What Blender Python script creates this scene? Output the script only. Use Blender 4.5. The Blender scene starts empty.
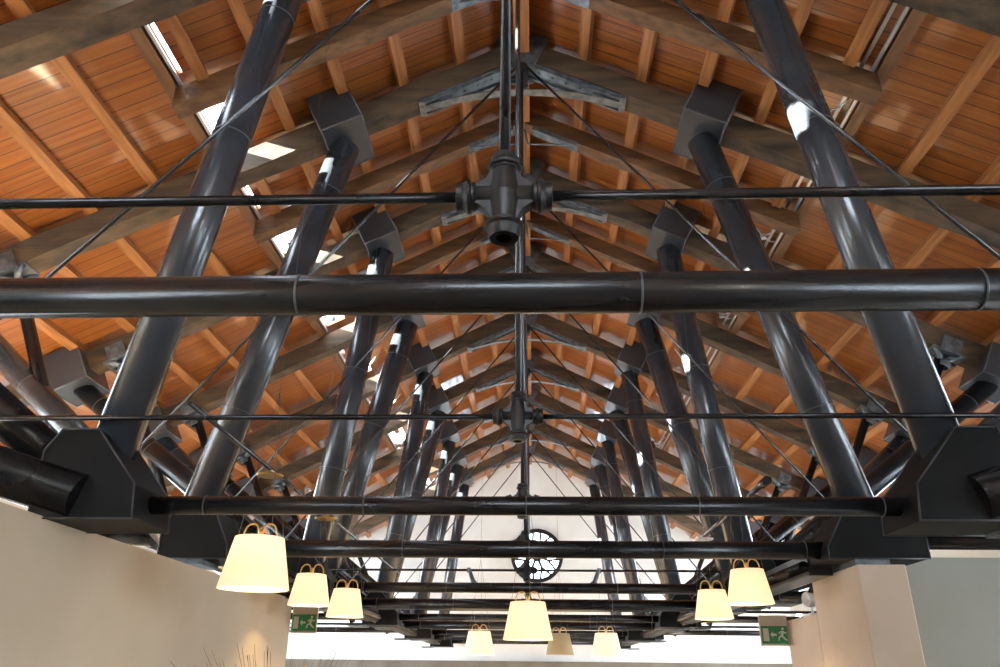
import bpy, math, random
from mathutils import Vector, Matrix
from mathutils.geometry import tessellate_polygon
random.seed(7)
sc = bpy.context.scene
col = sc.collection
EYE = 1.5                      # camera height over the floor; H below is measured from eye level
def P(x, y, h): return Vector((x, y, h + EYE))

# ------------------------------------------------------------------ camera
F, PI_, YA, RO, X0 = 763.0, .425, -.0438, -.0108, .0666
cam = bpy.data.cameras.new('camera'); cam.sensor_width = 36; cam.lens = F * 36 / 1000; cam.clip_end = 200
cam_ob = bpy.data.objects.new('camera', cam); col.objects.link(cam_ob); sc.camera = cam_ob
r0 = Vector((math.cos(YA), -math.sin(YA), 0)); f0 = Vector((math.sin(YA), math.cos(YA), 0)); zz = Vector((0, 0, 1))
fw = f0 * math.cos(PI_) + zz * math.sin(PI_); up0 = zz * math.cos(PI_) - f0 * math.sin(PI_)
cr, sr = math.cos(RO), math.sin(RO)
rt = cr * r0 - sr * up0; up = sr * r0 + cr * up0
M = Matrix((rt, up, -fw)).transposed().to_4x4(); M.translation = P(X0, 0, 0)
cam_ob.matrix_world = M

# ------------------------------------------------------------------ world, sun, daylight, added side fill, exposure
sc.view_settings.view_transform = 'Standard'; sc.view_settings.look = 'None'
sc.view_settings.gamma = 1; sc.view_settings.use_curve_mapping = False
sc.view_settings.exposure = -0.5
w = bpy.data.worlds.new('sky'); sc.world = w; w.use_nodes = True
bg = w.node_tree.nodes['Background']; bg.inputs[0].default_value = (.80, .88, 1, 1); bg.inputs[1].default_value = 22.0
sun = bpy.data.lights.new('sun', 'SUN'); sun.energy = 380; sun.angle = .009; sun.color = (1, .95, .86)
so = bpy.data.objects.new('sun', sun); col.objects.link(so)
so.rotation_euler = Vector((4.72, .86, -1.54)).to_track_quat('-Z', 'Y').to_euler(); so.location = (-12, 4, 10)
def area(name, loc, direction, sx, sy, energy, color):
    l = bpy.data.lights.new(name, 'AREA'); l.shape = 'RECTANGLE'; l.size = sx; l.size_y = sy; l.energy = energy; l.color = color
    o = bpy.data.objects.new(name, l); col.objects.link(o); o.location = loc
    o.rotation_euler = Vector(direction).to_track_quat('-Z', 'Z').to_euler()
    return o
COOL = (.86, .93, 1.0); WARM = (1, .80, .55)
for i, (y0, y1) in enumerate([(-2.6, 1.4), (3.4, 7.4), (9.4, 13.4), (15.4, 19.4)]):  # added area lights at the unseen side windows; last pair angled to brighten gable
    e = [20, 60, 230, 900][i]
    area('side_fill_east', P(6.80, (y0 + y1) / 2, .75), (-1, .8 if i == 3 else 0, .15), y1 - y0, 1.7, e, COOL)
    area('side_fill_west', P(-6.80, (y0 + y1) / 2, .75), (1, .8 if i == 3 else 0, .15), y1 - y0, 1.7, e * .9, COOL)
area('daylight_rear_gable', P(0, -5.85, 3.55), (0, 1, -.12), 4.0, 1.9, 330, (.76, .88, 1.0))

# ------------------------------------------------------------------ materials
def mat(name, color, rough=.5, metal=0, coat=0, spec=.5):
    m = bpy.data.materials.new(name); m.use_nodes = True
    b = m.node_tree.nodes['Principled BSDF']
    b.inputs['Base Color'].default_value = (*color, 1); b.inputs['Roughness'].default_value = rough
    b.inputs['Metallic'].default_value = metal; b.inputs['Coat Weight'].default_value = coat
    b.inputs['Specular IOR Level'].default_value = spec
    return m
def N(m, t, **k):
    n = m.node_tree.nodes.new(t)
    for a, v in k.items(): setattr(n, a, v)
    return n
def L(m, a, b): m.node_tree.links.new(a, b)
def noise_color(m, c0, c1, scale=(1, 1, 1), nscale=4, detail=6, bump=0, coord='Object', lo=.35, hi=.65, rand=0, dist=.02):
    b = m.node_tree.nodes['Principled BSDF']
    tc = N(m, 'ShaderNodeTexCoord'); mp = N(m, 'ShaderNodeMapping'); mp.inputs['Scale'].default_value = scale
    L(m, tc.outputs[coord], mp.inputs[0])
    vec = mp.outputs[0]
    if rand:
        oi = N(m, 'ShaderNodeObjectInfo'); ad = N(m, 'ShaderNodeVectorMath', operation='ADD')
        mu = N(m, 'ShaderNodeMath', operation='MULTIPLY'); mu.inputs[1].default_value = 37
        L(m, oi.outputs['Random'], mu.inputs[0]); L(m, vec, ad.inputs[0]); L(m, mu.outputs[0], ad.inputs[1]); vec = ad.outputs[0]
    n = N(m, 'ShaderNodeTexNoise'); n.inputs['Scale'].default_value = nscale; n.inputs['Detail'].default_value = detail
    L(m, vec, n.inputs['Vector'])
    r = N(m, 'ShaderNodeValToRGB'); r.color_ramp.elements[0].position = lo; r.color_ramp.elements[1].position = hi
    r.color_ramp.elements[0].color = (*c0, 1); r.color_ramp.elements[1].color = (*c1, 1)
    L(m, n.outputs['Fac'], r.inputs[0]); L(m, r.outputs[0], b.inputs['Base Color'])
    if bump:
        bp = N(m, 'ShaderNodeBump'); bp.inputs['Strength'].default_value = bump; bp.inputs['Distance'].default_value = dist
        L(m, n.outputs['Fac'], bp.inputs['Height']); L(m, bp.outputs[0], b.inputs['Normal'])
    return m
MT = {}
MT['iron'] = noise_color(mat('black_gloss_paint', (.016, .017, .020), .27, 0, .05, .36), (.008, .008, .009), (.014, .014, .015), nscale=3, rand=1)
MT['strut'] = noise_color(mat('black_gloss_paint_sheen_tint', (.03, .03, .03), .26, 0, .3), (.028, .032, .038), (.044, .050, .058), nscale=3, rand=1)  # bluish skylight sheen on the struts put into the base colour
MT['cast'] = noise_color(mat('black_cast_iron', (.016, .016, .017), .42, 0, 0, .35), (.008, .008, .008), (.018, .017, .016), nscale=30, bump=.25, dist=.004)
MT['box'] = noise_color(mat('dark_steel_sheet', (.03, .033, .038), .34, 0, .2), (.026, .029, .034), (.042, .046, .052), nscale=2.5)
MT['node'] = noise_color(mat('black_steel_plate', (.014, .014, .015), .5, 0, 0, .10), (.006, .006, .006), (.011, .011, .011), nscale=3)
MT['rod'] = mat('painted_rod_steel', (.10, .105, .11), .25, .7)
MT['seam'] = mat('seam_steel', (.075, .08, .085), .35, .2)
MT['galv'] = noise_color(mat('grey_bracket_steel', (.15, .17, .18), .4, .5), (.09, .105, .11), (.2, .22, .235), nscale=12)
MT['alu'] = mat('aluminium', (.62, .65, .70), .3, .6)
MT['white'] = mat('white_enamel', (.75, .76, .74), .35)
MT['brass'] = mat('brass_fitting', (.65, .42, .14), .3, .9)
MT['wire'] = mat('dark_wire', (.08, .075, .07), .5)
MT['old'] = noise_color(mat('old_grey_oak', (.1, .07, .045), .75), (.028, .018, .009), (.135, .082, .041), (.5, 3.5, 3.5), 2.6, 9, .6, rand=1, dist=.03, lo=.3, hi=.72)
MT['mid'] = noise_color(mat('brown_rafter_wood', (.2, .11, .05), .6), (.075, .032, .010), (.20, .095, .034), (.6, 5, 5), 3, 7, .3, rand=1, lo=.3, hi=.7)
MT['purlin'] = noise_color(mat('orange_purlin_wood', (.5, .24, .09), .5, 0, .1), (.27, .098, .025), (.45, .18, .05), (8, .6, 8), 3, 6, .15, rand=1)
MT['frame'] = noise_color(mat('brown_frame_wood', (.2, .09, .04), .5), (.16, .075, .032), (.24, .115, .05), (8, .6, 8), 3, 6, .1)
MT['paintwall'] = noise_color(mat('cream_wall_paint', (.6, .52, .4), .85), (.56, .45, .31), (.61, .50, .35), nscale=1.6, bump=.05)
MT['whitewall'] = noise_color(mat('white_wall_paint', (.8, .79, .74), .85), (.76, .75, .70), (.82, .81, .76), nscale=1.5)
MT['greywall'] = noise_color(mat('grey_wall_paint', (.4, .4, .36), .85), (.36, .355, .29), (.40, .395, .33), nscale=1.2)
MT['column'] = noise_color(mat('peach_column_paint', (.7, .55, .4), .8), (.68, .54, .39), (.74, .59, .44), nscale=2)
MT['ledge'] = noise_color(mat('brown_ledge_paint', (.15, .12, .09), .8), (.12, .10, .075), (.16, .135, .10), nscale=2)
MT['floor'] = noise_color(mat('warm_stone_floor', (.4, .33, .26), .35), (.13, .085, .05), (.20, .14, .09), nscale=2)
MT['green'] = mat('exit_sign_green', (.02, .22, .07), .4)
MT['signwhite'] = mat('exit_sign_white', (.62, .60, .48), .5)
MT['beige'] = mat('beige_plastic', (.55, .48, .36), .5)
MT['twig'] = noise_color(mat('dry_twig', (.1, .06, .03), .8), (.05, .03, .02), (.16, .09, .05), nscale=20)
MT['petal'] = mat('orange_petal', (.6, .16, .03), .6)
MT['clay'] = noise_color(mat('clay_pot', (.2, .12, .08), .7), (.14, .08, .05), (.24, .15, .1), nscale=5)

# roof boards: boards run down the slope, one board every 0.095 m along the ridge
def board_mat():
    m = mat('varnished_roof_boards', (.4, .16, .05), .32, 0, .8)
    m.node_tree.nodes['Principled BSDF'].inputs['Coat Roughness'].default_value = .07
    b = m.node_tree.nodes['Principled BSDF']
    tc = N(m, 'ShaderNodeTexCoord'); sx = N(m, 'ShaderNodeSeparateXYZ'); L(m, tc.outputs['Object'], sx.inputs[0])
    dv = N(m, 'ShaderNodeMath', operation='DIVIDE'); dv.inputs[1].default_value = .132; L(m, sx.outputs['Y'], dv.inputs[0])
    fl = N(m, 'ShaderNodeMath', operation='FLOOR'); L(m, dv.outputs[0], fl.inputs[0])
    fr = N(m, 'ShaderNodeMath', operation='FRACT'); L(m, dv.outputs[0], fr.inputs[0])
    wn = N(m, 'ShaderNodeTexWhiteNoise', noise_dimensions='1D'); L(m, fl.outputs[0], wn.inputs['W'])
    cm = N(m, 'ShaderNodeCombineXYZ')
    a = N(m, 'ShaderNodeMath', operation='MULTIPLY_ADD'); a.inputs[1].default_value = 40; L(m, wn.outputs['Value'], a.inputs[0]); L(m, sx.outputs['X'], a.inputs[2])
    b2 = N(m, 'ShaderNodeMath', operation='MULTIPLY'); b2.inputs[1].default_value = 16; L(m, sx.outputs['Y'], b2.inputs[0])
    L(m, a.outputs[0], cm.inputs[0]); L(m, b2.outputs[0], cm.inputs[1])
    n = N(m, 'ShaderNodeTexNoise'); n.inputs['Scale'].default_value = 1.6; n.inputs['Detail'].default_value = 7; L(m, cm.outputs[0], n.inputs['Vector'])
    r = N(m, 'ShaderNodeValToRGB'); e = r.color_ramp.elements
    e[0].position = .22; e[0].color = (.24, .066, .011, 1); e[1].position = .8; e[1].color = (.44, .15, .032, 1)
    mx = N(m, 'ShaderNodeMath', operation='MULTIPLY_ADD'); mx.inputs[1].default_value = .28; L(m, wn.outputs['Value'], mx.inputs[0])
    sb = N(m, 'ShaderNodeMath', operation='SUBTRACT'); sb.inputs[1].default_value = .14; L(m, n.outputs['Fac'], sb.inputs[0]); L(m, sb.outputs[0], mx.inputs[2])
    L(m, mx.outputs[0], r.inputs[0])
    g = N(m, 'ShaderNodeMath', operation='LESS_THAN'); g.inputs[1].default_value = .07; L(m, fr.outputs[0], g.inputs[0])
    mc = N(m, 'ShaderNodeMix', data_type='RGBA'); L(m, g.outputs[0], mc.inputs['Factor']); L(m, r.outputs[0], mc.inputs[6]); mc.inputs[7].default_value = (.09, .03, .01, 1)
    L(m, mc.outputs[2], b.inputs['Base Color'])
    iv = N(m, 'ShaderNodeMath', operation='SUBTRACT'); iv.inputs[0].default_value = 1; L(m, g.outputs[0], iv.inputs[1])
    bp = N(m, 'ShaderNodeBump'); bp.inputs['Strength'].default_value = .5; bp.inputs['Distance'].default_value = .004
    L(m, iv.outputs[0], bp.inputs['Height']); L(m, bp.outputs[0], b.inputs['Normal'])
    return m
MT['boards'] = board_mat()
def glass_mat():
    m = bpy.data.materials.new('clear_window_glass'); m.use_nodes = True; nt = m.node_tree
    nt.nodes.remove(nt.nodes['Principled BSDF'])
    t = N(m, 'ShaderNodeBsdfTransparent'); t.inputs[0].default_value = (.93, .96, .97, 1); g = N(m, 'ShaderNodeBsdfGlossy'); g.inputs['Roughness'].default_value = .02
    mx = N(m, 'ShaderNodeMixShader'); mx.inputs[0].default_value = .06
    L(m, t.outputs[0], mx.inputs[1]); L(m, g.outputs[0], mx.inputs[2]); L(m, mx.outputs[0], nt.nodes['Material Output'].inputs[0])
    return m
MT['glass'] = glass_mat()
def shade_mat(name, lit):
    m = bpy.data.materials.new(name); m.use_nodes = True; nt = m.node_tree
    p = nt.nodes['Principled BSDF']; p.inputs['Base Color'].default_value = (.80, .72, .56, 1); p.inputs['Roughness'].default_value = .8
    t = N(m, 'ShaderNodeBsdfTranslucent'); t.inputs[0].default_value = (.95, .85, .65, 1)
    mx = N(m, 'ShaderNodeMixShader'); mx.inputs[0].default_value = .5
    L(m, p.outputs[0], mx.inputs[1]); L(m, t.outputs[0], mx.inputs[2])
    L(m, mx.outputs[0], nt.nodes['Material Output'].inputs[0])
    if lit:
        p.inputs['Emission Color'].default_value = (1, .80, .62, 1); p.inputs['Emission Strength'].default_value = 1.25
    return m
MT['shade'] = shade_mat('lit_parchment_shade', True); MT['shade_off'] = shade_mat('unlit_parchment_shade', False)
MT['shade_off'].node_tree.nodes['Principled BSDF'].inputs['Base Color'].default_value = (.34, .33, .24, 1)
def emit(name, c, s):
    m = bpy.data.materials.new(name); m.use_nodes = True
    b = m.node_tree.nodes['Principled BSDF']; b.inputs['Emission Color'].default_value = (*c, 1); b.inputs['Emission Strength'].default_value = s
    b.inputs['Base Color'].default_value = (*c, 1); return m
MT['bulb'] = emit('glowing_bulb', (1, .8, .5), 12)

# ------------------------------------------------------------------ mesh helpers
class MB:
    def __init__(s): s.v = []; s.f = []; s.sm = []
    def quad(s, idx, sm=False): s.f.append(tuple(idx)); s.sm.append(sm)
    def obox(s, c, ax, ay, az):
        """box: centre c, half-axis vectors ax, ay, az"""
        b = len(s.v)
        for k in (-1, 1):
            for j in (-1, 1):
                for i in (-1, 1): s.v.append(c + ax * i + ay * j + az * k)
        for q in ((0, 2, 3, 1), (4, 5, 7, 6), (0, 1, 5, 4), (2, 6, 7, 3), (0, 4, 6, 2), (1, 3, 7, 5)): s.quad([b + t for t in q])
        return s
    def box(s, x0, x1, y0, y1, h0, h1):
        return s.obox(P((x0 + x1) / 2, (y0 + y1) / 2, (h0 + h1) / 2), Vector(((x1 - x0) / 2, 0, 0)), Vector((0, (y1 - y0) / 2, 0)), Vector((0, 0, (h1 - h0) / 2)))
    def tube(s, pts, r, n=12, caps=True):
        """round bar through a list of points; r a number or a list"""
        pts = [Vector(p) for p in pts]; rs = r if isinstance(r, (list, tuple)) else [r] * len(pts)
        b = len(s.v); d = (pts[-1] - pts[0]).normalized() if len(pts) == 2 else (pts[1] - pts[0]).normalized()
        a = d.cross(Vector((0, 0, 1))) if abs(d.z) < .9 else d.cross(Vector((0, 1, 0)))
        a.normalize()
        for i, p in enumerate(pts):
            if i == 0: t = pts[1] - pts[0]
            elif i == len(pts) - 1: t = pts[-1] - pts[-2]
            else: t = (pts[i + 1] - pts[i]).normalized() + (pts[i] - pts[i - 1]).normalized()
            t.normalize(); a = (a - t * a.dot(t)).normalized(); c = t.cross(a)
            for k in range(n):
                g = 2 * math.pi * k / n; s.v.append(p + (a * math.cos(g) + c * math.sin(g)) * rs[i])
        for i in range(len(pts) - 1):
            for k in range(n):
                s.quad((b + i * n + k, b + i * n + (k + 1) % n, b + (i + 1) * n + (k + 1) % n, b + (i + 1) * n + k), True)
        if caps:
            s.quad([b + k for k in range(n)][::-1]); e = b + (len(pts) - 1) * n; s.quad([e + k for k in range(n)])
        return s
    def lathe(s, o, axis, prof, n=20):
        """profile of (distance along axis, radius) pairs, kept crisp"""
        axis = Vector(axis).normalized()
        for (d0, q0), (d1, q1) in zip(prof[:-1], prof[1:]):
            if abs(d1 - d0) < 1e-6:
                d1 += 1e-5
            s.tube([o + axis * d0, o + axis * d1], [max(q0, 1e-4), max(q1, 1e-4)], n, False)
        return s
    def prism(s, poly, y0, y1):
        """polygon of (x, h) pairs, extruded from y0 to y1"""
        b = len(s.v); n = len(poly)
        for y in (y0, y1):
            for x, h in poly: s.v.append(P(x, y, h))
        s.quad(list(range(b, b + n))); s.quad(list(range(b + n, b + 2 * n))[::-1])
        for i in range(n): s.quad((b + i, b + n + i, b + n + (i + 1) % n, b + (i + 1) % n))
        return s
    def plate(s, outer, holes, fn, t0, t1):
        """flat plate with holes: 2D loops mapped through fn(a, b, t)"""
        loops = [outer] + holes; tris = tessellate_polygon([[Vector((a, c, 0)) for a, c in lp] for lp in loops])
        flat = [q for lp in loops for q in lp]; n = len(flat); b = len(s.v)
        for t in (t0, t1):
            for a, c in flat: s.v.append(fn(a, c, t))
        for t in tris: s.quad([b + i for i in t]); s.quad([b + n + i for i in t][::-1])
        k = b
        for lp in loops:
            m = len(lp)
            for i in range(m): s.quad((k + i, k + (i + 1) % m, k + n + (i + 1) % m, k + n + i))
            k += m
        return s
    def build(s, name, m, parent=None, origin=None, label=None, bevel=0):
        root = parent
        while root is not None and 'o_' not in root: root = root.parent
        o_ = Vector(origin) if origin is not None else (Vector(root['o_']) if root is not None else Vector((0, 0, 0)))
        me = bpy.data.meshes.new(name); me.from_pydata([tuple(v - o_) for v in s.v], [], s.f)
        me.polygons.foreach_set('use_smooth', s.sm); me.materials.append(MT[m] if isinstance(m, str) else m); me.update()
        import bmesh
        bm = bmesh.new(); bm.from_mesh(me); bmesh.ops.recalc_face_normals(bm, faces=bm.faces); bm.to_mesh(me); bm.free()
        o = bpy.data.objects.new(name, me); col.objects.link(o)
        if parent is not None: o.parent = parent
        else: o.location = o_
        if label: o['label'] = label
        if bevel:
            md = o.modifiers.new('bevel', 'BEVEL'); md.width = bevel; md.segments = 2; md.limit_method = 'ANGLE'
        return o
def thing(name, label, cat, o, group=None):
    e = bpy.data.objects.new(name, None); e.empty_display_size = .1; col.objects.link(e); e.location = o
    e['o_'] = tuple(o); tag(e, label, cat, group); return e
def tag(o, label, cat, group=None):
    o['label'] = label; o['category'] = cat
    if group: o['group'] = group
    return o
def struct(o): o['kind'] = 'structure'; return o

# ------------------------------------------------------------------ layout
YB = 5.863
T = [YB + 2 * i for i in range(-2, 8)][:10]          # trusses, nearest first (the last one is by the gable)
T = [t for t in T if t < 21]
NT = len(T)
ORD = ['nearest', 'second', 'third', 'fourth', 'fifth', 'sixth', 'seventh', 'eighth', 'ninth', 'tenth', 'eleventh', 'twelfth', 'thirteenth', 'fourteenth', 'fifteenth', 'sixteenth', 'seventeenth', 'eighteenth']
YEND = 21.7; YBACK = -6.0; XW = 6.9
RB = lambda x: 5.61 - .51 * abs(x)                   # underside of the main rafters
PB = lambda x: 5.86 - .51 * abs(x)                   # underside of the purlins
DK = lambda x: 5.985 - .51 * abs(x)                  # underside of the boards
def side(s): return 'left' if s < 0 else 'right'
def nth(i, first=0):
    if i < first: return 'unseen above the camera' if i == first - 1 else 'unseen behind the camera'
    i -= first; return 'nearest the camera' if i == 0 else ORD[i] + ' from the camera'
SL = Vector((1, 0, -.51)).normalized()               # down the right slope
NR = Vector((.51, 0, 1)).normalized()

# ------------------------------------------------------------------ setting
struct(MB().box(-7.2, 7.2, YBACK - .2, 22.1, -1.62, -1.5).build('floor', 'floor'))
# roof boards with the skylight slots cut in the left slope
OPEN = []                                            # (x0, x1, y0, y1) with x positive, left slope only
edges = [T[0] - 4, T[0] - 2] + T
for t in edges:
    OPEN.append((2.80, 2.83, t + .16, t + .90)); OPEN.append((2.58, 2.83, t + 1.09, t + 1.88))
OPEN = [o for o in OPEN if o[3] < YEND - .1]
def deck(s, opens):
    mb = MB()
    def slab(x0, x1, y0, y1):
        b = len(mb.v)
        for x in (x0, x1):
            for y in (y0, y1):
                for t in (0, .035): mb.v.append(P(s * x, y, DK(x) + t))
        for q in ((0, 1, 3, 2), (4, 6, 7, 5), (0, 4, 5, 1), (2, 3, 7, 6), (0, 2, 6, 4), (1, 5, 7, 3)): mb.quad([b + i for i in q])
    slab(0, 2.48, YBACK, YEND + .3); slab(2.83, XW + .4, YBACK, YEND + .3)
    if not opens: slab(2.48, 2.83, YBACK, YEND + .3)
    else:
        y = YBACK
        for o in sorted(opens, key=lambda q: q[2]):
            slab(2.48, 2.83, y, o[2])
            if o[0] > 2.5: slab(2.48, o[0], o[2], o[3])
            y = o[3]
        slab(2.48, 2.83, y, YEND + .3)
    return mb
o = struct(deck(-1, OPEN).build('ceiling', 'boards')); o['label'] = 'orange varnished board ceiling on the left roof slope'
o = struct(deck(1, []).build('ceiling', 'boards')); o['label'] = 'orange varnished board ceiling on the right roof slope'
# gable wall with the round window
def circle(cx, ch, r, n=40): return [(cx + r * math.cos(2 * math.pi * i / n), ch + r * math.sin(2 * math.pi * i / n)) for i in range(n)]
OX, OH, OR = .20, 3.10, .66
gab = [(-7.2, -1.5), (7.2, -1.5), (7.2, 2.36), (0, 5.99), (-7.2, 2.36)]
struct(MB().plate(gab, [circle(OX, OH, OR)], lambda a, c, t: P(a, t, c), YEND, YEND + .3).build('wall_far', 'whitewall'))
ent = [(-2.1, 2.5), (2.1, 2.5), (2.1, 4.6), (-2.1, 4.6)]
struct(MB().plate(gab, [ent], lambda a, c, t: P(a, t, c), YBACK - .2, YBACK).build('wall_back', 'paintwall'))
WY = [(-2.6, 1.4), (3.4, 7.4), (9.4, 13.4), (15.4, 19.4)]  # unseen side window openings, added as light sources
for s in (-1, 1):
    holes = [[(a, -.1), (b, -.1), (b, 1.6), (a, 1.6)] for a, b in WY]
    struct(MB().plate([(YBACK - .2, -1.5), (22, -1.5), (22, 2.46), (YBACK - .2, 2.46)], holes, lambda a, c, t, s=s: P(s * t, a, c), XW, XW + .3).build('wall_' + side(s), 'whitewall'))
wn = 0
for s in (-1, 1):
    for a, b in WY:
        wn += 1; mb = MB()
        for y0, y1, h0, h1 in ((a, b, -.1, -.03), (a, b, 1.53, 1.6), (a, a + .07, -.03, 1.53), (b - .07, b, -.03, 1.53), ((a + b) / 2 - .03, (a + b) / 2 + .03, -.03, 1.53)):
            mb.box(*sorted((s * (XW + .1), s * (XW + .16))), y0, y1, h0, h1)
        o = struct(mb.build('window_%d' % wn, 'white'))
        g = MB().box(*sorted((s * (XW + .125), s * (XW + .135))), a, b, -.1, 1.6).build('pane', 'glass', o)
wn += 1; mb = MB()
for x0, x1, h0, h1 in ((-2.1, 2.1, 4.52, 4.6), (-2.1, 2.1, 2.5, 2.58), (-2.1, -2.02, 2.58, 4.52), (2.02, 2.1, 2.58, 4.52), (-.04, .04, 2.58, 4.52)): mb.box(x0, x1, YBACK - .14, YBACK - .06, h0, h1)
o = struct(mb.build('window_%d' % wn, 'white')); MB().box(-2.1, 2.1, YBACK - .105, YBACK - .095, 2.5, 4.6).build('pane', 'glass', o)
# low walls under the steel nodes
o = struct(MB().box(-2.66, -2.31, YBACK, 7.9, -1.5, .70).build('wall_inner_left', 'paintwall')); o['label'] = 'cream plastered partition wall along the left'
o = struct(MB().box(2.35, 2.69, 5.66, 6.62, -1.5, .76).build('wall_pier', 'column', bevel=.01)); o['label'] = 'peach painted wall pier under the right steel node'
o = struct(MB().box(2.35, 2.69, 6.62, 7.42, -1.5, .50).build('wall_pier_low', 'column')); o['label'] = 'lower stub of cream wall behind the pier on the right'
o = struct(MB().box(2.69, 6.9, 6.02, 6.2, -1.5, .86).build('wall_right_cross', 'greywall')); o['label'] = 'grey cross wall to the right of the pier'
o = struct(MB().box(-6.9, 6.9, 21.45, 21.7, -1.5, .42).build('wall_far_low', 'ledge')); o['label'] = 'low grey ledge wall along the foot of the far gable'

# round window: cast tracery
rw = thing('round_window', 'round cast iron wheel window glowing white in the far gable wall', 'window', P(OX, YEND, OH - OR))
def rp(a, r, y=YEND - .02): return P(OX + r * math.cos(a), y, OH + r * math.sin(a))
n = 48
mb = MB(); mb.plate(circle(OX, OH, OR + .06, n), [circle(OX, OH, OR - .045, n)], lambda a, c, t: P(a, t, c), YEND - .08, YEND + .06); mb.build('rim', 'cast', rw)
MB().plate(circle(OX, OH, .16, 24), [circle(OX, OH, .06, 24)], lambda a, c, t: P(a, t, c), YEND - .06, YEND + .04).build('hub', 'cast', rw)
for k in range(8):
    a = 2 * math.pi * (k + .5) / 8; mb = MB()
    mb.tube([rp(a, .10), rp(a, .34)], .036, 8); mb.tube([rp(a, .33), rp(a + .24, .62)], .031, 8); mb.tube([rp(a, .33), rp(a - .24, .62)], .031, 8)
    mb.build('spoke', 'cast', rw)
MB().plate(circle(OX, OH, OR, 40), [], lambda a, c, t: P(a, t, c), YEND + .12, YEND + .13).build('pane', 'glass', rw)

# ------------------------------------------------------------------ rafters
def beam(s, x0, x1, hb, ht, y, wy, jit, n=22):
    mb = MB(); b = 0; n1 = n + 1
    for i in range(n1):
        x = x0 + (x1 - x0) * i / n
        for (dy, h) in ((-wy, hb(x)), (wy, hb(x)), (wy, ht(x)), (-wy, ht(x))):
            j = 0 if h == ht(x) else random.uniform(-jit, jit)
            mb.v.append(P(s * x, y + dy + (random.uniform(-jit, jit)), h + j))
    for i in range(n):
        for k in range(4):
            q = (i * 4 + k, i * 4 + (k + 1) % 4, i * 4 + 4 + (k + 1) % 4, i * 4 + 4 + k); mb.quad(q)
    mb.quad((0, 1, 2, 3)); mb.quad((n * 4 + 3, n * 4 + 2, n * 4 + 1, n * 4))
    return mb
RY = [T[0] - 2] + T
for i, t in enumerate(RY):
    for s in (-1, 1):
        nm = nth(i, 2)
        o = beam(s, .02, 6.88, RB, PB, t, .105, .010).build('rafter', 'old', origin=P(0, t, 5.6)); 
        tag(o, 'dark old rough main rafter on the %s slope, %s' % (side(s), nm), 'rafter', 'old main rafters')
for i, t in enumerate(RY):
    for s in (-1, 1):
        y = t + 1
        if i > 4: continue
        o = beam(s, .02, 2.84, lambda x: RB(x) + .05, PB, y, .08, .004, 12).build('rafter', 'mid', origin=P(0, y, 5.6))
        tag(o, 'short brown upper rafter between old rafters on the %s slope, %s' % (side(s), nth(i, 2)), 'rafter', 'brown intermediate rafters')
PX = [.62, 1.17, 1.70, 2.22, 2.90, 3.42, 3.96, 4.50, 5.04, 5.58, 6.12, 6.66]
def purlin(s, x, y0, y1, wd=.05, low=0):
    mb = MB(); c = P(s * x, (y0 + y1) / 2, (PB(x) + DK(x)) / 2 - low / 2)
    ax = Vector((s * SL.x, 0, SL.z)) * wd; az = Vector((s * NR.x, 0, NR.z)) * (.0555 + low / 2)
    return mb.obox(c, ax, Vector((0, (y1 - y0) / 2, 0)), az)
for s in (-1, 1):
    for k, x in enumerate(PX):
        o = purlin(s, x, -3.5, YEND).build('purlin', 'frame' if abs(x - 2.90) < .01 else 'purlin', origin=P(s * x, -3.5, PB(x)))
        tag(o, ('brown' if abs(x - 2.9) < .01 else 'orange') + ' purlin running along the %s roof slope, %s down from the ridge' % (side(s), 'first' if k == 0 else ORD[k]), 'purlin', 'purlins under the roof boards')
o = MB().box(-.075, .075, -3.5, YEND, 5.66, 5.94).build('ridge_beam', 'purlin', origin=P(0, -3.5, 5.66)); tag(o, 'orange ridge beam running along the top of the roof', 'beam')

# skylights in the left slope, closed glazing track in the right slope
def slope_pt(s, x, y, lift=0): return P(s * x, y, DK(x) + lift)
for i, t in enumerate(edges[1:]):
    if t > 20: continue
    for s in (-1, 1):
        e = thing('skylight', ('narrow roof skylight with aluminium edge on the left slope, %s' if s < 0 else 'grey aluminium glazing track on the right roof slope, %s') % nth(i, 2), 'skylight', slope_pt(s, 2.75, t + 1), 'skylights along the roof')
        u = Vector((s * SL.x, 0, SL.z)); nn = Vector((s * NR.x, 0, NR.z))
        def bar(x, y0, y1, w_, h_, lift): return MB().obox(slope_pt(s, x, (y0 + y1) / 2, lift), u * w_, Vector((0, (y1 - y0) / 2, 0)), nn * h_)
        bar(2.83, t + .12, t + 1.88, .012, .05, -.05).build('frame_bar', 'alu', e)
        if s > 0: bar(2.76, t + .12, t + 1.88, .014, .03, -.03).build('frame_bar', 'alu', e)
        bar(2.655, t + .12, t + .92, .05, .075, -.07).build('wood_trim', 'purlin', e)
        if s < 0:
            bar(2.66, t + .1, t + 1.9, .22, .004, .06).build('pane', 'glass', e)
        m2 = MB(); c = slope_pt(s, 2.62, t + 1.42, -.20); q1 = slope_pt(s, 2.80, t + 1.30, -.03); q2 = slope_pt(s, 2.82, t + 1.66, -.03); q3 = slope_pt(s, 2.3, t + 1.1, -.13)
        for q in (q1, q2, q3): m2.tube([q, q.lerp(c, .5) + Vector((0, 0, -.03)), c], .008, 6)
        m2.lathe(c + Vector((0, 0, -.03)), (0, 0, 1), [(0, 0), (0, .035), (.05, .03), (.06, 0)], 8)
        m2.build('crank_opener', 'alu', e)

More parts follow.
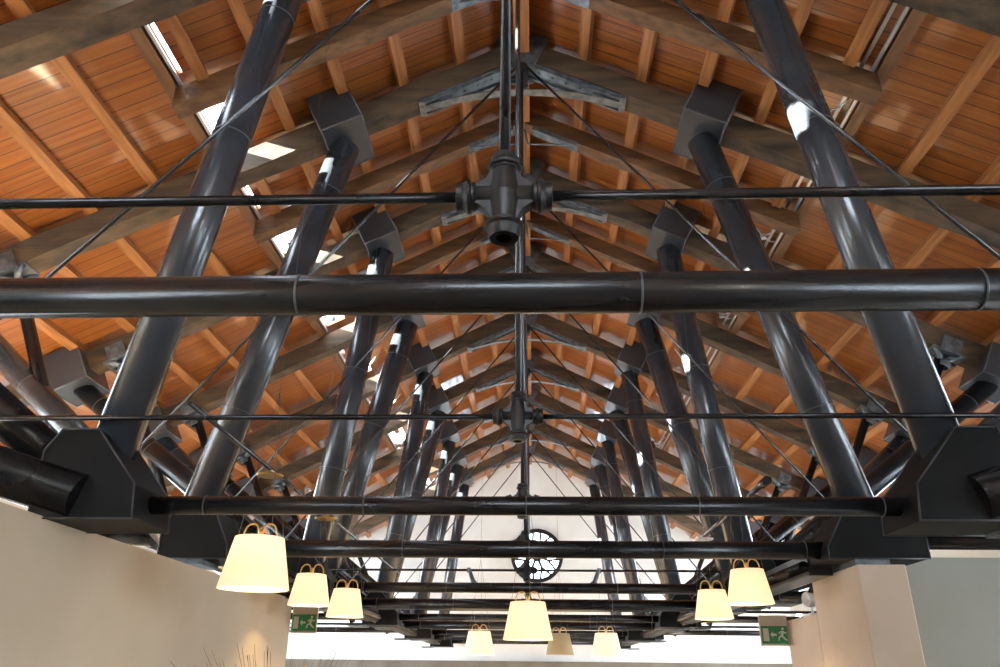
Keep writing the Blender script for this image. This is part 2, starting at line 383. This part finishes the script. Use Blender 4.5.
# ------------------------------------------------------------------ steel trusses
def mirror(s, pts): return [(s * a, h) for a, h in pts]
NODE_A = [(1.87, .69), (1.89, .86), (2.13, 1.14), (2.32, 1.14), (2.39, 1.03), (2.39, .69)]
NODE_B = [(2.17, .80), (2.17, .88), (2.32, 1.13), (2.74, 1.13), (2.87, 1.0), (2.87, .80)]
NODE_BL = [(2.16, .78), (2.17, .88), (2.30, 1.13), (2.60, 1.13), (2.68, 1.02), (2.68, .78)]
def inset(poly, d):
    cx = sum(p[0] for p in poly) / len(poly); ch = sum(p[1] for p in poly) / len(poly)
    return [(x + (cx - x) * d, h + (ch - h) * d) for x, h in poly]
def node(s, kind, t, i):
    poly = mirror(s, NODE_A if kind == 'A' else (NODE_B if s > 0 else NODE_BL)); x = poly[3][0]
    e = thing('steel_node_box', 'black faceted steel plate box joining pipes on the %s side, %s' % (side(s), nth(i, 1)), 'steel box', P(x, t, poly[0][1]), 'steel node boxes')
    MB().prism(poly, t - .2, t + .2).build('body', 'node', e, bevel=.006)
    for y in (t - .203, t + .203):
        pts = [P(a, y, h) for a, h in poly]; fl = MB()
        for a, b in zip(pts, pts[1:] + pts[:1]): fl.tube([a, b], .005, 6)
        fl.build('edge_flange', 'box', e)
    MB().box(*sorted((s * 2.36, s * 2.6)), t - .17, t + .17, .67 if kind == 'A' else .745, poly[0][1] + .002).build('bearing_plate', 'galv', e)
    return e
def ring(mb, a, b, f, r):
    d = (b - a); m = a + d * f; u = d.normalized(); mb.tube([m - u * .003, m + u * .003], r + .0015, 24)
def pipe_thing(name, label, cat, group, a, b, r, rings, o=None, mt='iron', shade=24):
    e = thing(name, label, cat, o if o is not None else a, group)
    MB().tube([a, b], r, shade).build('tube', mt, e)
    for f in rings:
        mb = MB(); ring(mb, a, b, f, r); mb.build('joint_ring', 'seam', e)
    return e
def head_box(s, x, t, e, hw=.20, hy=.26, lo=-.16, hi=.30, name='head_box'):
    u = Vector((s * SL.x, 0, SL.z)); nn = Vector((s * NR.x, 0, NR.z))
    c = P(s * x, t, RB(x)) + nn * ((lo + hi) / 2)
    mb = MB(); mb.obox(c, u * hw, Vector((0, hy, 0)), nn * ((hi - lo) / 2))
    o = mb.build(name, 'box', e, bevel=.004)
    fr = MB(); cs = [c + u * (i * hw) + Vector((0, j * hy, 0)) - nn * ((hi - lo) / 2) for i, j in ((-1, -1), (1, -1), (1, 1), (-1, 1))]
    for a, b in zip(cs, cs[1:] + cs[:1]): fr.tube([a, b], .008, 6)
    tp = [q + nn * (hi - lo) for q in cs]
    fr.tube([cs[0], tp[0]], .008, 6); fr.tube([cs[1], tp[1]], .008, 6)
    fr.build('corner_edge', 'seam', o, origin=None)
    return o

def inner_strut(s, kind, t, i):
    xt = 1.60 if i == 1 else 1.69; ht = RB(xt) - .12
    xb, hb, r = (2.16, 1.02, .118) if kind == 'A' else (2.57, .98, .135)
    if i >= 3: r += .016
    a, b = P(s * xb, t, hb), P(s * xt, t, ht)
    e = pipe_thing('steel_strut', 'thick black tubular strut leaning inward on the %s side, %s' % (side(s), nth(i, 1)), 'strut', 'inner roof struts', a, b, r, (.27, .58, .86), mt='strut')
    mb = MB(); mb.tube([b - (b - a).normalized() * .30, b], r * .82, 24)
    head_box(s, 1.70, t, e, .20, .32, -.09, .35)
    return e
def outer_strut(s, kind, t, i):
    xn, r = (2.30, .105) if kind == 'A' else (2.62, .105)
    yo = t + .02
    a, b = P(s * xn, yo, .90), P(s * 4.98, yo, 2.93)
    e = pipe_thing('outer_strut', 'black tubular strut sloping outward to the eaves on the %s side, %s' % (side(s), nth(i, 1)), 'strut', 'outer roof struts', a, b, r, (.3, .65, .9), mt='iron' if kind == 'A' else 'strut')
    head_box(s, 5.05, yo, e)
    return e
def claw_post(s, t, i):
    a, b = P(s * 3.46, t, .98), P(s * 4.52, t, 3.22)
    e = thing('claw_post', 'slim black post with clawed grey head propping the %s rafter, %s' % (side(s), nth(i, 2)), 'post', a, 'clawed rafter posts')
    MB().tube([a, b], .055, 14).build('post', 'iron', e)
    u = Vector((s * SL.x, 0, SL.z)); nn = Vector((s * NR.x, 0, NR.z)); c = P(s * 4.58, t, RB(4.58))
    mb = MB(); mb.obox(c - nn * .015, u * .17, Vector((0, .12, 0)), nn * .012)
    for j in (-1, 1):
        mb.obox(c + nn * .06 + Vector((0, .125 * j, 0)), u * .10, Vector((0, .012, 0)), nn * .09)
        for k in (-1, 1): mb.tube([b - Vector((0, 0, .02)), b.lerp(c, .5) + u * (.07 * k) + Vector((0, .07 * j, -.02)), c + u * (.15 * k) + Vector((0, .10 * j, 0)) - nn * .02], [.045, .03, .022], 8)
    mb.lathe(b - Vector((0, 0, .10)), (b - a), [(0, .055), (.0, .075), (.05, .08), (.1, .05)], 14)
    mb.build('claw_head', 'galv', e)
    return e
def cross_fitting(t, i, x=0):
    H = TH(i); t = t - .17; c = P(x, t, H)
    e = thing('cross_fitting', 'black cast iron cross fitting with flanged arms on the tie rod, %s' % nth(i), 'fitting', c, 'cast iron cross fittings')
    mb = MB(); mb.lathe(c - Vector((0, 0, .10)), (0, 0, 1), [(0, .04), (.05, .045), (.1, .052), (.15, .045), (.2, .04)], 20)
    mb.tube([c - Vector((.1, 0, 0)), c + Vector((.1, 0, 0))], .034, 16)
    for sx in (-1, 1):
        for sz in (-1, 1):
            pts = [(0, 0), (.115, 0), (.115, .026), (.082, .036), (.056, .056), (.040, .085), (.036, .115), (0, .115)]
            q = [(x + sx * a, H + sz * h) for a, h in pts]
            mb.prism(q, t - .022, t + .022)
    mb.build('body', 'cast', e)
    for d, nm in ((Vector((1, 0, 0)), 'flange'), (Vector((-1, 0, 0)), 'flange'), (Vector((0, 0, 1)), 'flange')):
        MB().lathe(c, d, [(.085, .034), (.092, .046), (.100, .046), (.104, .054), (.112, .056), (.120, .050), (.128, .046), (.146, .044), (.149, .02), (.149, .0)], 8 if d.z else 18).build(nm, 'cast', e)
    MB().lathe(c, (0, 0, -1), [(.085, .036), (.095, .05), (.104, .060), (.112, .060), (.118, .052), (.146, .046), (.150, .044), (.150, .026), (.11, .024), (.11, 0)], 18).build('socket', 'cast', e)
    for k in [o for o in bpy.data.objects if o.parent == e]: k.data.transform(Matrix.Scale(.86, 4))
    return e
def TH(i): return 1.165 if i == 0 else 1.21
def iron_tie(t, i):
    t = t - .17; h = TH(i); a, b = P(-3.45, t, h), P(3.45, t, h)
    e = thing('iron_tie_rod', 'thin black horizontal iron tie rod through a cross fitting, %s' % nth(i), 'tie rod', a, 'iron tie rods')
    for s in (-1, 1): MB().tube([P(s * .12, t, h), P(s * 3.45, t, h)], .0142, 12).build('rod', 'iron', e)
    return e
def king(t, i):
    e = thing('king_rod', 'vertical black iron rod hanging from the ridge to a cross fitting, %s' % nth(i), 'rod', P(0, t - .17, TH(i) + .12), 'vertical king rods')
    MB().tube([P(0, t - .17, TH(i) + .12), P(0, t - .17, 5.40)], .0155, 12).build('rod', 'iron' if i == 0 else 'rod', e)
    return e
def diag(s, t, i):
    a, b = P(s * .05, t - .185, 5.26 if i == 1 else 5.41), P(s * 3.31, t - .185, TH(i))
    o = MB().tube([a, b], .0125, 8).build('diagonal_rod', 'rod', origin=b)
    return tag(o, 'thin steel diagonal rod from ridge to tie on the %s side, %s' % (side(s), nth(i, 1)), 'rod', 'diagonal tie rods')
def bow(t, i):
    e = thing('ridge_bracket', 'grey steel ridge bracket with a shallow bowed strap under the rafters, %s' % nth(i, 2), 'bracket', P(0, t, 5.16), 'steel ridge brackets')
    mb = MB()
    for y in (t - .112, t + .112): mb.prism([(-.22, 5.90), (.22, 5.90), (.26, 5.80), (.11, 5.47), (-.11, 5.47), (-.26, 5.80)], y - .006, y + .006)
    mb.build('gusset_plate', 'galv', e)
    for s in (-1, 1):
        m2 = MB(); u = Vector((s * SL.x, 0, SL.z)); nn = Vector((s * NR.x, 0, NR.z)); c = P(s * .52, t, RB(.52)) - nn * .016
        m2.obox(c, u * .5, Vector((0, .10, 0)), nn * .010)
        for j in (-1, 1): m2.obox(c - nn * .018 + Vector((0, j * .085, 0)), u * .5, Vector((0, .010, 0)), nn * .022)
        for k in range(6): m2.obox(c - nn * .014 + u * (-.38 + .15 * k), u * .012, Vector((0, .012, 0)), nn * .010)
        m2.build('rafter_shoe', 'galv', e)
        m3 = MB(); m3.box(*sorted((s * .94, s * 1.0)), t - .10, t + .10, 5.07, 5.13); m3.build('end_stop', 'galv', e)
    pts = [P(-.97 + 1.94 * k / 10, t, 5.07 + .19 * (1 - ((k - 5) / 5) ** 2)) for k in range(11)]
    m4 = MB()
    for a, b in zip(pts[:-1], pts[1:]):
        d = (b - a) / 2; m4.obox((a + b) / 2, d * 1.03, Vector((0, .045, 0)), d.cross(Vector((0, 1, 0))).normalized() * .006)
    m4.build('bowed_strap', 'galv', e)
    m5 = MB(); m5.tube([P(0, t - .20, 5.40), P(0, t + .06, 5.40)], .06, 16); m5.box(-.04, .04, t - .09, t + .05, 5.40, 5.52)
    m5.build('rod_anchor', 'cast', e)
    return e
def small_bracket(y, i):
    e = thing('rafter_bracket', 'small grey bracket plates with short stays at the ridge between trusses, %s' % nth(i, 1), 'bracket', P(0, y, 5.4), 'small ridge brackets')
    for s in (-1, 1):
        u = Vector((s * SL.x, 0, SL.z)); nn = Vector((s * NR.x, 0, NR.z)); c = P(s * .36, y, RB(.36) + .055)
        m = MB(); m.obox(c, u * .27, Vector((0, .08, 0)), nn * .008); m.obox(c - nn * .02 + Vector((0, -.075, 0)), u * .27, Vector((0, .007, 0)), nn * .028)
        m.build('plate', 'galv', e)
        m = MB(); m.tube([c + u * .20, P(s * .05, y, 5.42)], .010, 8); m.tube([P(s * .05, y, 5.42), P(s * .02, y, 5.62)], .012, 8); m.build('stay', 'galv', e)
    return e
def tie_pipe(t, i, kind):
    x1 = 1.95 if kind == 'A' else 2.25
    h, r = {0: (.964, .057), 1: (.795, .047)}.get(i, (.883, .064) if i == 2 else ((.815, .049) if kind == 'A' else (.828, .066)))
    if i == 0: x1 = 2.3
    a, b = P(-x1, t, h), P(x1, t, h); n = [(-.57 + x1) / (2 * x1), (.365 + x1) / (2 * x1), (1.26 + x1) / (2 * x1)] if i == 0 else [.09, .30, .51, .73, .96]
    e = pipe_thing('tie_pipe', 'black horizontal tie pipe spanning the hall between node boxes, %s' % nth(i), 'pipe', 'horizontal tie pipes', a, b, r, n)
    for s, q in ((-1, a), (1, b)):
        MB().lathe(q - Vector((s * .03, 0, 0)), (s, 0, 0), [(0, r), (0, r + .02), (.03, r + .02)], 20).build('end_collar', 'node', e)
    return e
def side_pipes(s, kind, t, i):
    x0 = 2.44 if kind == 'A' else 2.86
    for h, r, nm, w_ in ((.955, .055, 'thick', 0), (1.075, .022, 'thin', 0)):
        if kind == 'A' and nm == 'thick':
            pipe_thing('side_pipe', 'thick black pipe rising gently outward from the %s node face, %s' % (side(s), nth(i, 1)), 'pipe', 'pipes over the side rooms', P(s * 2.16, t - .16, .80), P(s * 6.88, t - .16, 2.2), .115, (.12, .5), shade=20); continue
        pipe_thing('side_pipe', '%s black pipe running outward over the %s side room, %s' % (nm, side(s), nth(i, 1)), 'pipe', 'pipes over the side rooms', P(s * x0, t + .05, h), P(s * 6.88, t + .05, h), r, (.35, .7), shade=16)
for i, t in enumerate(T):
    kind = 'B' if i % 2 == 0 else 'A'
    tie_pipe(t, i, kind); iron_tie(t, i); king(t, i); cross_fitting(t, i); bow(t, i)
    for s in (-1, 1):
        node(s, kind, t, i); inner_strut(s, kind, t, i); outer_strut(s, kind, t, i); claw_post(s, t, i); diag(s, t, i); side_pipes(s, kind, t, i)
for i, t in enumerate(T[:4]): small_bracket(t + 1, i)

for s in (-1, 1):
    e = thing('edge_girder', 'long black box girder with a pipe along the %s wall line behind the lamps' % side(s), 'girder', P(s * 2.2, 6.1, .72))
    MB().box(*sorted((s * 2.16, s * 2.34)), 6.1, 21.4, .735, .90).build('box_beam', 'box', e, bevel=.005)
    MB().tube([P(s * 2.13, 6.1, .80), P(s * 2.13, 21.4, .80)], .04, 16).build('tube', 'iron', e)
# ------------------------------------------------------------------ light rails with disc luminaires
for s in (-1, 1):
    y0, y1 = (4.1, 11.6) if s < 0 else (6.05, 9.4)
    e = thing('lighting_rail', 'slim tubular lighting rail with small discs running beside the %s struts' % side(s), 'light rail', P(s * 1.9, y0, 1.42))
    MB().tube([P(s * 1.9, y0, 1.43), P(s * 1.9, y1, 1.40)], .014 if s < 0 else .022, 12).build('rail', 'rod', e)
    if s > 0: MB().tube([P(s * 1.9, y0 - .1, 1.43), P(s * 1.9, y0 + .06, 1.43)], .034, 12).build('end_cap', 'iron', e)
    for y in ((5.6, 7.3, 9.6) if s < 0 else (8.4, 9.3)):
        MB().lathe(P(s * 1.9, y, 1.37), (0, 0, 1), [(0, 0), (0, .09), (.012, .10), (.022, .06), (.045, .02)], 24).build('disc', 'brass' if s < 0 and y < 8 else 'white', e)

for x, lb in ((-.71, 'left'), (.88, 'right')):
    t = T[4] - .17
    e = thing('track_spotlight', 'small tilted spotlight clipped to the far tie rod, %s of the wheel window' % lb, 'spotlight', P(x, t, 1.20))
    MB().lathe(P(x - .02, t, 1.21), (1, 0, 0), [(0, 0), (0, .03), (.04, .03), (.04, 0)], 12).build('clamp', 'cast', e)
    MB().lathe(P(x + .0, t - .03, 1.23), (-.35 if x > 0 else .35, -.1, -.9), [(0, 0), (0, .022), (.16, .026), (.20, .05), (.215, .05), (.215, 0)], 14).build('lamp_head', 'galv', e)
# ------------------------------------------------------------------ pendant lamps
def lamp(x, y, h, label, lit=True, sc_=1, power=75):
    e = thing('pendant_lamp', label, 'lamp', P(x, y, h), 'cone shade pendant lamps')
    R0, R1, Hh = .21 * sc_, .148 * sc_, .30 * sc_; c = P(x, y, h)
    mb = MB(); prof = [(0, R0), (Hh, R1), (Hh, R1 - .004), (0, R0 - .004), (0, R0)]
    mb.lathe(c, (0, 0, 1), prof, 40); mb.build('shade', 'shade' if lit else 'shade_off', e)
    MB().lathe(c, (0, 0, 1), [(Hh - .03, 0), (Hh - .03, R1 - .004), (Hh - .027, R1 - .004), (Hh - .027, 0)], 32).build('top_diffuser', 'shade' if lit else 'shade_off', e)  # disc added to close the shade top against bulb glare on the boards
    tp = MB()
    for k in range(3):
        a = 2 * math.pi * k / 3 + .5; tp.tube([c + Vector((0, 0, Hh)), c + Vector((math.cos(a) * R1, math.sin(a) * R1, Hh))], .004, 6)
    tp.lathe(c + Vector((0, 0, Hh - .09)), (0, 0, 1), [(0, 0), (0, .022), (.09, .022), (.10, .012), (.13, .018), (.145, .008), (.15, 0)], 12)
    tp.build('socket', 'brass', e)
    for s in (-1, 1):
        pts = [c + Vector((s * (.012 + .046 * (1 - math.cos(math.pi * k / 10))), 0, Hh + (.02 if k > 4 else .03) * (1 - abs(k - 5) / 5) * 0 + .085 * math.sin(math.pi * k / 10) ** .8 + (0 if k > 5 else .02 * (1 - k / 5)))) for k in range(11)]
        MB().tube(pts, .0055, 8).build('loop', 'brass', e)
    top = c + Vector((.0, 0, Hh + .95)); 
    for k, (dx, dy) in enumerate(((-.14, 0), (.14, .02), (.03, .13))):
        MB().tube([c + Vector((dx, dy, Hh)), top], .0016, 5).build('wire', 'wire', e)
    MB().tube([top, Vector((x, y, DK(x) + EYE))], .0014, 6).build('cable', 'wire', e)
    MB().lathe(c + Vector((0, 0, .11)), (0, 0, 1), [(0, 0), (.01, .018), (.035, .028), (.06, .022), (.09, .012), (.10, 0)], 16).build('bulb', 'bulb' if lit else 'white', e)
    if lit:
        l = bpy.data.lights.new('bulb_light', 'POINT'); l.energy = power; l.color = (1, .70, .38); l.shadow_soft_size = .04
        lo = bpy.data.objects.new('bulb_light', l); col.objects.link(lo); lo.location = c + Vector((0, 0, Hh * .62)); 
for x, y, h, lb, lit, *sz in [(-1.608, 4.741, .476, 'largest lit cream lampshade, hanging in front of the left wall', 1), (-1.88, 6.95, .565, 'lit cream lampshade above the left exit sign', 1, .86),
                         (-1.70, 7.57, .515, 'small lit lampshade just right of the one over the left exit sign', 1, .83), (1.80, 6.48, .561, 'lit cream lampshade rightmost in the photo, beside the pier', 1, .87),
                         (1.75, 7.60, .525, 'lit lampshade just left of and lower than the rightmost one', 1, .84), (.027, 6.904, .30, 'lit cream lampshade hanging in the middle under the wheel window', 1),
                         (-.662, 11.194, .291, 'small low lit lampshade to the left of the middle lamp', 1), (1.071, 11.273, .284, 'small low lit lampshade to the right of the unlit lamp', 1),
                         (.474, 12.441, .335, 'unlit dull grey lampshade behind the middle lamp', 0)]:
    lamp(x, y, h, lb, lit, *sz)

# ------------------------------------------------------------------ exit signs, spotlight, dried grass
def exit_sign(x0, x1, y, h0, h1, label, hang):
    e = thing('exit_sign', label, 'sign', P((x0 + x1) / 2, y, h0), 'emergency exit signs')
    MB().box(x0, x1, y, y + .025, h0 - .02, h1 + hang).build('backing_plate', 'beige', e)
    MB().box(x0 + .008, x1 - .008, y - .012, y, h0, h1).build('green_panel', 'green', e)
    W = x1 - x0; Hh = h1 - h0; q = lambda u, v: (x0 + u * W, h0 + v * Hh)
    mb = MB(); pr = lambda pts: mb.prism([q(*p) for p in pts], y - .016, y - .012)
    pr([(.08, .12), (.28, .12), (.28, .85), (.08, .85)])
    pr([(.34, .5), (.43, .68), (.43, .56), (.56, .56), (.56, .44), (.43, .44), (.43, .32)])
    pic = MB(); 
    def limb(a, b, wd):
        a = P(*[q(*a)[0], y - .014, q(*a)[1]]); b = P(*[q(*b)[0], y - .014, q(*b)[1]]); d = b - a; n_ = d.cross(Vector((0, 1, 0))).normalized() * wd * Hh
        mb.obox((a + b) / 2, d / 2, Vector((0, .002, 0)), n_)
    limb((.80, .72), (.74, .42), .07); limb((.74, .42), (.64, .36), .045); limb((.64, .36), (.62, .16), .04); limb((.76, .42), (.84, .26), .045); limb((.84, .26), (.92, .18), .04)
    limb((.79, .68), (.70, .66), .035); limb((.70, .66), (.65, .56), .03); limb((.80, .68), (.88, .58), .035); limb((.88, .58), (.92, .66), .03)
    cx, chh = q(.80, .84); mb.prism([(cx + .05 * W * math.cos(k * .7854) * 1, chh + .05 * W * math.sin(k * .7854)) for k in range(8)], y - .016, y - .012)
    mb.build('pictogram', 'signwhite', e)
exit_sign(-2.30, -2.05, 7.92, .41, .56, 'green emergency exit sign on the end of the left wall', .09)
exit_sign(2.10, 2.345, 7.40, .31, .455, 'green emergency exit sign beside the low wall stub on the right', .09)
e = thing('spotlight', 'small cream spotlight standing on top of the low right wall stub', 'spotlight', P(2.42, 6.85, .50))
m = MB(); m.box(2.36, 2.50, 6.78, 6.92, .50, .52); m.tube([P(2.40, 6.85, .52), P(2.40, 6.85, .60)], .012, 8); m.tube([P(2.46, 6.85, .52), P(2.46, 6.85, .60)], .012, 8); m.build('stand', 'white', e)
MB().lathe(P(2.50, 6.88, .63), (-1, -.3, 0), [(0, 0), (0, .045), (.09, .055), (.15, .06), (.15, .05), (.13, 0)], 18).build('head', 'white', e)
e = thing('dried_grass', 'dark dried grass arrangement poking up at the bottom left', 'plant', P(-1.55, 5.4, -1.5))
MB().lathe(P(-1.55, 5.4, -1.5), (0, 0, 1), [(0, 0), (0, .16), (.35, .24), (.75, .17), (.8, .19), (.8, .15), (.4, .15), (.4, 0)], 28).build('pot', 'clay', e)
m = MB()
for k in range(150):
    a = random.uniform(0, 6.283); r = random.uniform(.02, .12); sp = random.uniform(.15, .75) * (1.0 if random.random() < .8 else 1.3); ht = random.uniform(.62, 1.10)
    b0 = P(-1.55 + r * math.cos(a), 5.4 + r * math.sin(a), -.95); tip = b0 + Vector((sp * math.cos(a), sp * math.sin(a) * .6, ht + .05))
    md = b0.lerp(tip, .5) + Vector((-sp * .12 * math.cos(a), 0, .06)); m.tube([b0, md, tip], [.004, .003, .001], 4)
m.build('grass_stems', 'twig', e)
for k in range(3):
    a = random.uniform(-.5, .9); c = P(-1.35 + a * .6, 5.3 + random.uniform(-.1, .1), -.02 + random.uniform(-.03, .05)); 
    MB().lathe(c, (0, 0, 1), [(0, 0), (.01, .02), (.03, .028), (.045, .015), (.05, 0)], 10).build('flower_head', 'petal', e)
for o in bpy.data.objects:
    if 'o_' in o: del o['o_']
